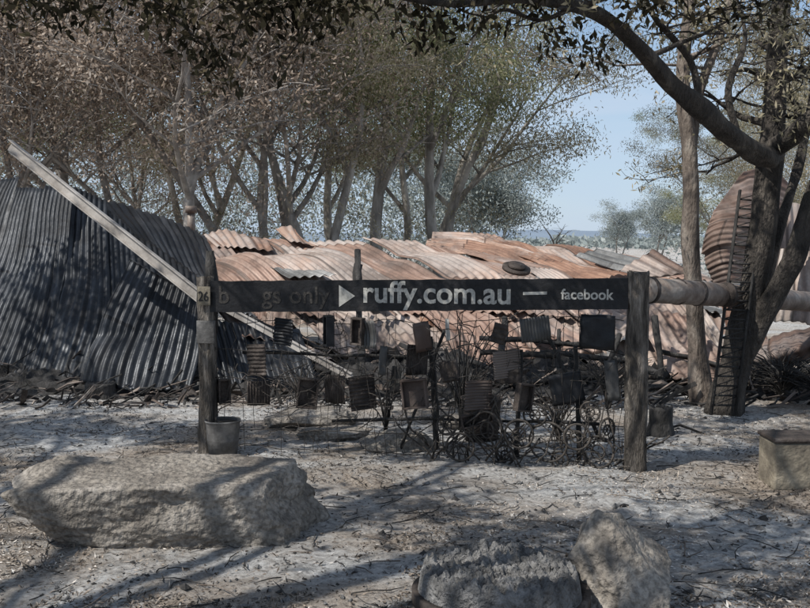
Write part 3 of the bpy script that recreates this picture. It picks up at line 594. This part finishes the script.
sheet('curl_4',[[(720,300,12),(760,305,12)],[(730,370,11.4),(775,372,11.4)]],'tinorange',e,pitch=.12,amp=.015,seed=46,buck=.1)
sheet('curl_5',[[(762,190,12.8),(800,205,13),(850,215,13)],[(765,245,12.6),(800,250,12.8),(850,255,13)]],'tinpink',e,pitch=.12,amp=.015,seed=47,buck=.08)
mb=MB()
mb.tube([P(646,290,8.2),P(680,292,8.5),P(708,294,8.8),P(750,297,9.6),P(800,301,10.4),P(860,306,11.4)],[.105]*6,20)
for t in(.02,.3,.5,.8):
    p=P(646+99*t,290+6*t,8.2+.95*t); q=P(646+99*t+3,290+6*t,8.2+.95*t+.02); mb.tube([p,q],.113,20,mi=1)
mb.build('fallen_steel_pipe',[M['pipe'],M['rust']])
e=empty('steel_ladder'); mb=MB(); aL,bL=P(711,415,8.8),P(740,190,9.3); aR,bR=P(735,415,8.8),P(763,192,9.3)
mb.beam(aL,bL,.02,.035,up=Vector((0,1,0))); mb.beam(aR,bR,.02,.035,up=Vector((0,1,0)))
for k in range(1,24):
    t=k/24; mb.tube([aL.lerp(bL,t),aR.lerp(bR,t)],.009,6)
    t2=(k+.9)/24; mb.tube([aL.lerp(bL,t),aR.lerp(bR,t2)],.005,5)
mb.build('rails_and_rungs',[M['char']],e)
e=empty('concrete_block_seat'); mb=MB(); c=G(800,492); mb.box((c.x+.02,c.y+.16,.155),.36,.3,.31); mb.box((c.x+.02,c.y+.16,.325),.38,.32,.03,1); mb.build('block',[M['concrete'],M['rust']],e,smooth=False,bevel=.012)
def stump(name,px,d,r,h,seed):
    mb=MB(); n=28; rows=10; vs=[];fs=[]; x0=Gd(px,d)
    for i in range(rows+1):
        z=h*i/rows
        for k in range(n):
            a=6.2832*k/n; rr=r*(1.25-.3*min(1,i/rows*2))*(1+.12*noise.noise(Vector((math.cos(a)*2,math.sin(a)*2,seed)))+.08*noise.noise(Vector((math.cos(a)*7,math.sin(a)*7,z*6+seed))))
            vs.append((x0+rr*math.cos(a),d+rr*math.sin(a),z-.02+(.05*noise.noise(Vector((a*3,seed,0))) if i==rows else 0)))
    for i in range(rows):
        for k in range(n): k2=(k+1)%n; fs.append((i*n+k,i*n+k2,(i+1)*n+k2,(i+1)*n+k))
    vs.append((x0,d,h*.75)); fs+=[(rows*n+k,rows*n+(k+1)%n,len(vs)-1) for k in range(n)]
    mb.add(vs,fs); return mb.build(name,[M['char']])
stump('tree_stump',663,8.1,.1,.26,3); stump('tree_stump',98,10.0,.16,.18,8)
mb=MB()
mb.tube([P(690,472,7.3),P(715,468,7.3),P(745,478,7.1),P(770,470,7.2)],[.03,.03,.025,.012],7,rough=.3)
mb.tube([P(700,462,7.3),P(730,452,7.6),P(760,465,7.4)],[.015,.014,.008],6)
mb.tube([P(742,470,7.1),P(752,486,6.9)],[.04,.03],8,rough=.4)
mb.tube([P(585,445,7.7),P(630,440,7.9),P(680,425,8.3),P(720,440,8)],[.02,.014,.012,.006],6)
mb.build('fallen_branch',[M['char']])
# ---------------- near trees at right
def twig_out(paths,n,rnd,B,T,l=(.5,1.4),lev=2,maxl=4,rmul=.4,drop=0):
    for i in range(n):
        path,rad=rnd.choice(paths); k=rnd.randint(1,len(path)-2); f=rnd.random(); s=path[k].lerp(path[k+1],f)
        a=rnd.uniform(0,6.28); d=Vector((math.cos(a),math.sin(a),rnd.uniform(-.2,.9)-drop))
        grow(s,d,rnd.uniform(*l),max(.008,rad[k]*rmul),lev,maxl,rnd,B,T,.1,5,(2,4),.25)
def smoothpath(pts,n=5):
    arr=[np.array(p) for p in pts]; N=(len(arr)-1)*n
    return [Vector(interp(arr,i/N)) for i in range(N+1)]
def rads(rs,N): return [float(np.interp(i/(N-1),np.linspace(0,1,len(rs)),rs)) for i in range(N)]
def custom_tree(name,stems,bark,leafm,ntw,per,spread,seed,L=.09,W=.025,l=(.6,1.6),minz=2.5,drop=0,maxl=4):
    e=empty(name); mb=MB(); paths=[]; B=[];T=[]; rnd=random.Random(seed)
    for pts,rs in stems:
        p=smoothpath([P(*q) for q in pts]); r=rads(rs,len(p)); mb.tube(p,r,14,rough=.4); paths.append((p,r))
    hp=[(p,r) for p,r in [([q for q in pp if q.z>minz],rr[-len([q for q in pp if q.z>minz]):]) for pp,rr in paths] if len(p)>4]
    twig_out(hp,ntw,rnd,B,T,l,2,maxl,.4,drop)
    for path,rad,lev in B: mb.tube(path,rad,5,cap=False)
    mb.build('trunk_and_limbs',[bark],e)
    c,vb=clusters(T,per,spread,np.random.default_rng(seed)); leafmesh('foliage',c,L,W,leafm,e,.6,vb)
    return e
custom_tree('gum_tree',[([(704,412,9.6),(697,350,9.6),(691,250,9.6),(690,160,9.6),(684,80,9.7),(690,0,9.8),(700,-120,10),(690,-260,10)],[.12,.085,.08,.075,.065,.055,.045,.02]),
  ([(690,160,9.6),(700,90,9.8),(725,20,10),(740,-80,10.2),(760,-200,10.4)],[.05,.045,.04,.035,.015])],M['bark'],M['leafmid'],26,9,.08,51,minz=3.0,L=.075,W=.02)
custom_tree('gum_tree',[([(724,416,9.2),(734,370,9.2),(750,300,9.2),(763,220,9.2),(772,150,9.2),(776,60,9.3),(784,-30,9.4),(800,-200,9.8)],[.2,.14,.125,.115,.115,.095,.08,.03]),
  ([(738,365,9.2),(765,312,9.1),(792,262,9),(812,205,9),(840,120,8.9),(860,0,8.8)],[.1,.105,.1,.09,.075,.03]),
  ([(762,300,9.2),(780,225,9.4),(800,160,9.7),(818,60,10),(830,-60,10.2)],[.05,.05,.045,.035,.02]),
  ([(776,152,9.1),(766,156,8.6),(738,140,8.2),(702,110,7.8),(672,86,7.5),(645,55,7.2),(612,22,6.9),(575,6,6.6),(520,-2,6.3),(450,4,6.0),(390,-6,5.8),(300,-30,5.6)],[.09,.095,.085,.075,.068,.06,.05,.042,.032,.024,.016,.008]),
  ([(766,155,8.9),(790,138,8.6),(815,118,8.4),(860,95,8.2),(910,60,8)],[.08,.08,.075,.06,.03]),
  ([(700,108,7.8),(690,60,7.8),(650,10,7.6),(640,-40,7.5)],[.03,.025,.02,.01]),
  ([(575,6,6.6),(540,20,6.6),(500,10,6.4),(470,40,6.4)],[.02,.014,.01,.005]),
  ([(740,140,8.3),(728,90,8.3),(745,40,8.4),(735,-10,8.4)],[.03,.028,.02,.01])],M['barkdark'],M['leafmid'],44,6,.07,57,l=(.5,1.3),minz=2.3,L=.07,W=.02)
# ---------------- overhead shade tree
SUN_EL=math.radians(50); hz=Vector((-.86,-.5,0)).normalized(); LD=(hz*math.cos(SUN_EL)+Vector((0,0,math.sin(SUN_EL)))).normalized()
e=empty('shade_tree'); mb=MB(); rnd=random.Random(77); base=Vector((-6.5,-.5,0)); 
trunk=smoothpath([base,base+Vector((.1,.2,1.5)),base+Vector((.2,.5,3)),base+Vector((.8,1,4.4)),base+Vector((1.5,2.2,6)),base+Vector((2,3,8))]); mb.tube(trunk,rads([.36,.3,.27,.22,.15,.05],len(trunk)),14,rough=.3)
cl=[]
for i in range(1800):
    p=Vector((rnd.uniform(-11.5,3.5),rnd.uniform(-3,10.5),rnd.uniform(4.8,6.8)))
    if ((p.x+3.9)/7.5)**2+((p.y-3.6)/7)**2>1: continue
    if p.z<1.6+.26*max(p.y,0)+.5: continue
    if noise.noise(Vector((p.x*.6,p.y*.6,5)))+.7*noise.noise(Vector((p.x*1.8,p.y*1.8,8)))<.06: continue
    cl.append(p)
cl=cl[:150]
hubs=[Vector((-4.3+5*math.cos(a)*k,3.6+5*math.sin(a)*k,6+.6*k)) for a in np.arange(0,6.28,1.2) for k in(.45,1)]
for h in hubs:
    s=trunk[-12]; mid=s.lerp(h,.5)+Vector((0,0,.7)); p=smoothpath([s,mid,h]); mb.tube(p,rads([.07,.045,.025],len(p)),8)
for p in cl:
    h=min(hubs,key=lambda q:(q-p).length); q=smoothpath([h,h.lerp(p,.5)+Vector((rnd.gauss(0,.3),rnd.gauss(0,.3),.2)),p]); mb.tube(q,rads([.02,.012,.005],len(q)),5,cap=False)
hang=[]
for (px,py,d) in((28,2,6),(60,8,6),(95,14,6),(130,0,6),(25,18,6.2),(192,40,6),(212,52,6),(198,20,6),(240,0,6),(292,12,6.2),(300,34,6.2),(270,6,6.2),(408,8,6),(440,20,6),(474,8,6),(425,34,6),(350,0,6),(560,38,6.6),(600,52,6.8),(618,8,6.6),(655,4,6.6),(700,0,6.8),(740,6,7),(225,72,6),(286,60,6.2),(320,10,6),(380,4,6),(500,14,6.3),(530,10,6.3),(10,6,6),(775,8,7),(160,6,6.1),(45,26,6.2),(330,2,6)):
    tip=P(px,py,d); s=tip+Vector((rnd.gauss(0,.35),rnd.gauss(0,.3),rnd.uniform(.5,1.0))); q=smoothpath([s,s.lerp(tip,.5)+Vector((rnd.gauss(0,.08),0,.05)),tip]); 
    mb.tube(q,rads([.012,.008,.004],len(q)),5); hang+=[tip,q[3],q[5],q[7]]
    h=min(hubs,key=lambda w:(w-s).length); 
    q=smoothpath([s,s.lerp(h,.5)+Vector((0,0,.6)),h]); mb.tube(q,rads([.009,.012,.018],len(q)),5)
mb.build('trunk_and_limbs',[M['barkdark']],e)
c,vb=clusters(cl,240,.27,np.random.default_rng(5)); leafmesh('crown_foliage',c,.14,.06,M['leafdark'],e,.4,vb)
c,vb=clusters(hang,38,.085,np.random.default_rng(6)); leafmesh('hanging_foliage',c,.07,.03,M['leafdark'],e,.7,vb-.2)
# ---------------- background trees
tree_variant('scA',101,10,.12,M['barkgrey'],M['leafbrown'],36,.34,.09,.04,3,(5,7),2,extra_low=40,minr=.011)
tree_variant('scB',102,11,.13,M['barkgrey'],M['leafbrown'],34,.36,.09,.04,3,(5,7),3,extra_low=40,minr=.011)
tree_variant('gmA',103,13,.18,M['barkpale'],M['leafolive'],110,.3,.11,.034,3,(5,6),1,droop=1)
tree_variant('gmB',104,12,.15,M['barkpale'],M['leafmid'],90,.32,.11,.034,3,(5,6),2,droop=1,extra_low=24)
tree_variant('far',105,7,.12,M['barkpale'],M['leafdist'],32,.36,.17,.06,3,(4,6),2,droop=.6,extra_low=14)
rnd=random.Random(9)
def T_(name,key,px,d,s=1,sz=None,rot=None): put_tree(name,key,(Gd(px,d),d,0),s,rnd.uniform(0,6.28) if rot is None else rot,sz)
for px,d,k in((-60,20,'scB'),(30,22,'scA'),(115,24,'scB'),(190,21,'scA'),(265,25,'scB'),(310,23,'gmB'),(375,26,'gmA'),(425,31,'gmB'),(60,31,'gmA'),(200,33,'gmB'),(445,27,'gmA'),(340,34,'gmA'),(130,34,'scA'),(-10,33,'gmB'),(400,38,'gmA')):
    T_('scorched_tree' if k[:2]=='sc' else 'gum_tree',k,px,d,rnd.uniform(.9,1.12))
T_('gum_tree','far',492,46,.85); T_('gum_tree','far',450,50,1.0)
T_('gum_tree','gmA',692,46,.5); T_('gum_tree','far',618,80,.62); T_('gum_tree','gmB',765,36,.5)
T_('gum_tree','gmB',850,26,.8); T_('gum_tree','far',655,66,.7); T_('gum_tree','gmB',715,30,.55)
mb=MB(); B=[];T=[]; grow(Vector((Gd(560,90),90,0)),Vector((0,0,1)),3.4,.12,0,2,random.Random(5),B,T)
for p,r,l in B: mb.tube(p,r,5)
mb.build('dead_tree',[M['barkdark']])
rng=np.random.default_rng(8); pts=[]
for i in range(520):
    px=rng.uniform(-100,500) if rng.random()<.78 else rng.uniform(680,950); d=rng.uniform(42,60); hmax=8.5 if px<400 else 4.0
    pts.append((Gd(px,d),d,rng.uniform(.3,hmax)))
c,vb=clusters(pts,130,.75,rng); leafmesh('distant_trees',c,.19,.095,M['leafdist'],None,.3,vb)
pts=[]
for i in range(260):
    d=rng.uniform(160,420); px=rng.uniform(380,760); pts.append((Gd(px,d),d,rng.uniform(.2,1.6)))
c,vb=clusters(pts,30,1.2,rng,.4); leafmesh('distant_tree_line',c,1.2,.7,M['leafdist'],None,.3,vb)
mh=mat('haze_tinted_hill',[(.3,(.16,.2,.255)),(.7,(.21,.26,.315))],scale=.01,bump=0)  # bluish base colour stands in for distance haze
mb=MB(); vs=[];fs=[]; n=120
for i in range(n+1):
    x=-1500+3000*i/n; h=6+7*(noise.noise(Vector((x*.004,1,0)))+.5)+2*noise.noise(Vector((x*.02,2,0)))
    vs+=[(x,900,-2),(x,1100,max(2,h)),(x,1500,-2)]
for i in range(n):
    for j in range(2): q=i*3+j; fs.append((q,q+3,q+4,q+1))
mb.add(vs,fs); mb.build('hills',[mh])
# ---------------- light, sky
w=bpy.data.worlds.new('World'); sc.world=w; w.use_nodes=True; nt=w.node_tree; bg=nt.nodes['Background']
sky=nt.nodes.new('ShaderNodeTexSky'); sky.sky_type='NISHITA'; sky.sun_disc=False; sky.sun_elevation=SUN_EL; sky.sun_rotation=math.atan2(LD.x,LD.y); sky.dust_density=.2; sky.air_density=1.0; sky.ozone_density=2.5
tcw=nt.nodes.new('ShaderNodeTexCoord'); mpw=nt.nodes.new('ShaderNodeMapping'); mpw.inputs['Scale'].default_value=(1.5,1.5,6); nt.links.new(tcw.outputs['Generated'],mpw.inputs[0])
nw=nt.nodes.new('ShaderNodeTexNoise'); nw.inputs['Scale'].default_value=2.6; nw.inputs['Detail'].default_value=7; nw.inputs['Distortion'].default_value=.5; nt.links.new(mpw.outputs[0],nw.inputs[0])
rw=ramp(nt,[(.38,(.1,.1,.1)),(.62,(.8,.8,.8))]); nt.links.new(nw.outputs[0],rw.inputs[0])
mw=nt.nodes.new('ShaderNodeMix'); mw.data_type='RGBA'; nt.links.new(rw.outputs[0],mw.inputs[0]); nt.links.new(sky.outputs[0],mw.inputs[6]); mw.inputs[7].default_value=(5.2,6.0,7.0,1)
sp=nt.nodes.new('ShaderNodeSeparateXYZ'); nt.links.new(tcw.outputs['Generated'],sp.inputs[0])
mr=nt.nodes.new('ShaderNodeMapRange'); mr.inputs[1].default_value=0; mr.inputs[2].default_value=.24; mr.inputs[3].default_value=.75; mr.inputs[4].default_value=0; nt.links.new(sp.outputs[2],mr.inputs[0])
mw2=nt.nodes.new('ShaderNodeMix'); mw2.data_type='RGBA'; nt.links.new(mr.outputs[0],mw2.inputs[0]); nt.links.new(mw.outputs[2],mw2.inputs[6]); mw2.inputs[7].default_value=(3.9,5.1,6.9,1)
nt.links.new(mw2.outputs[2],bg.inputs[0]); bg.inputs[1].default_value=.12
ld=bpy.data.lights.new('sun','SUN'); ld.energy=5; ld.angle=math.radians(.5); ld.color=(1,.965,.9); lo=bpy.data.objects.new('sun',ld); sc.collection.objects.link(lo); lo.rotation_euler=LD.to_track_quat('Z','Y').to_euler()
cd=bpy.data.cameras.new('camera'); cd.sensor_width=36; cd.lens=36*F/810; cd.clip_end=9000; cd.clip_start=.05
co=bpy.data.objects.new('camera',cd); sc.collection.objects.link(co); co.location=(0,0,CAMZ); co.rotation_euler=(math.pi/2-TH,0,0); sc.camera=co
sc.view_settings.view_transform='Standard'; sc.view_settings.look='None'; sc.view_settings.exposure=0
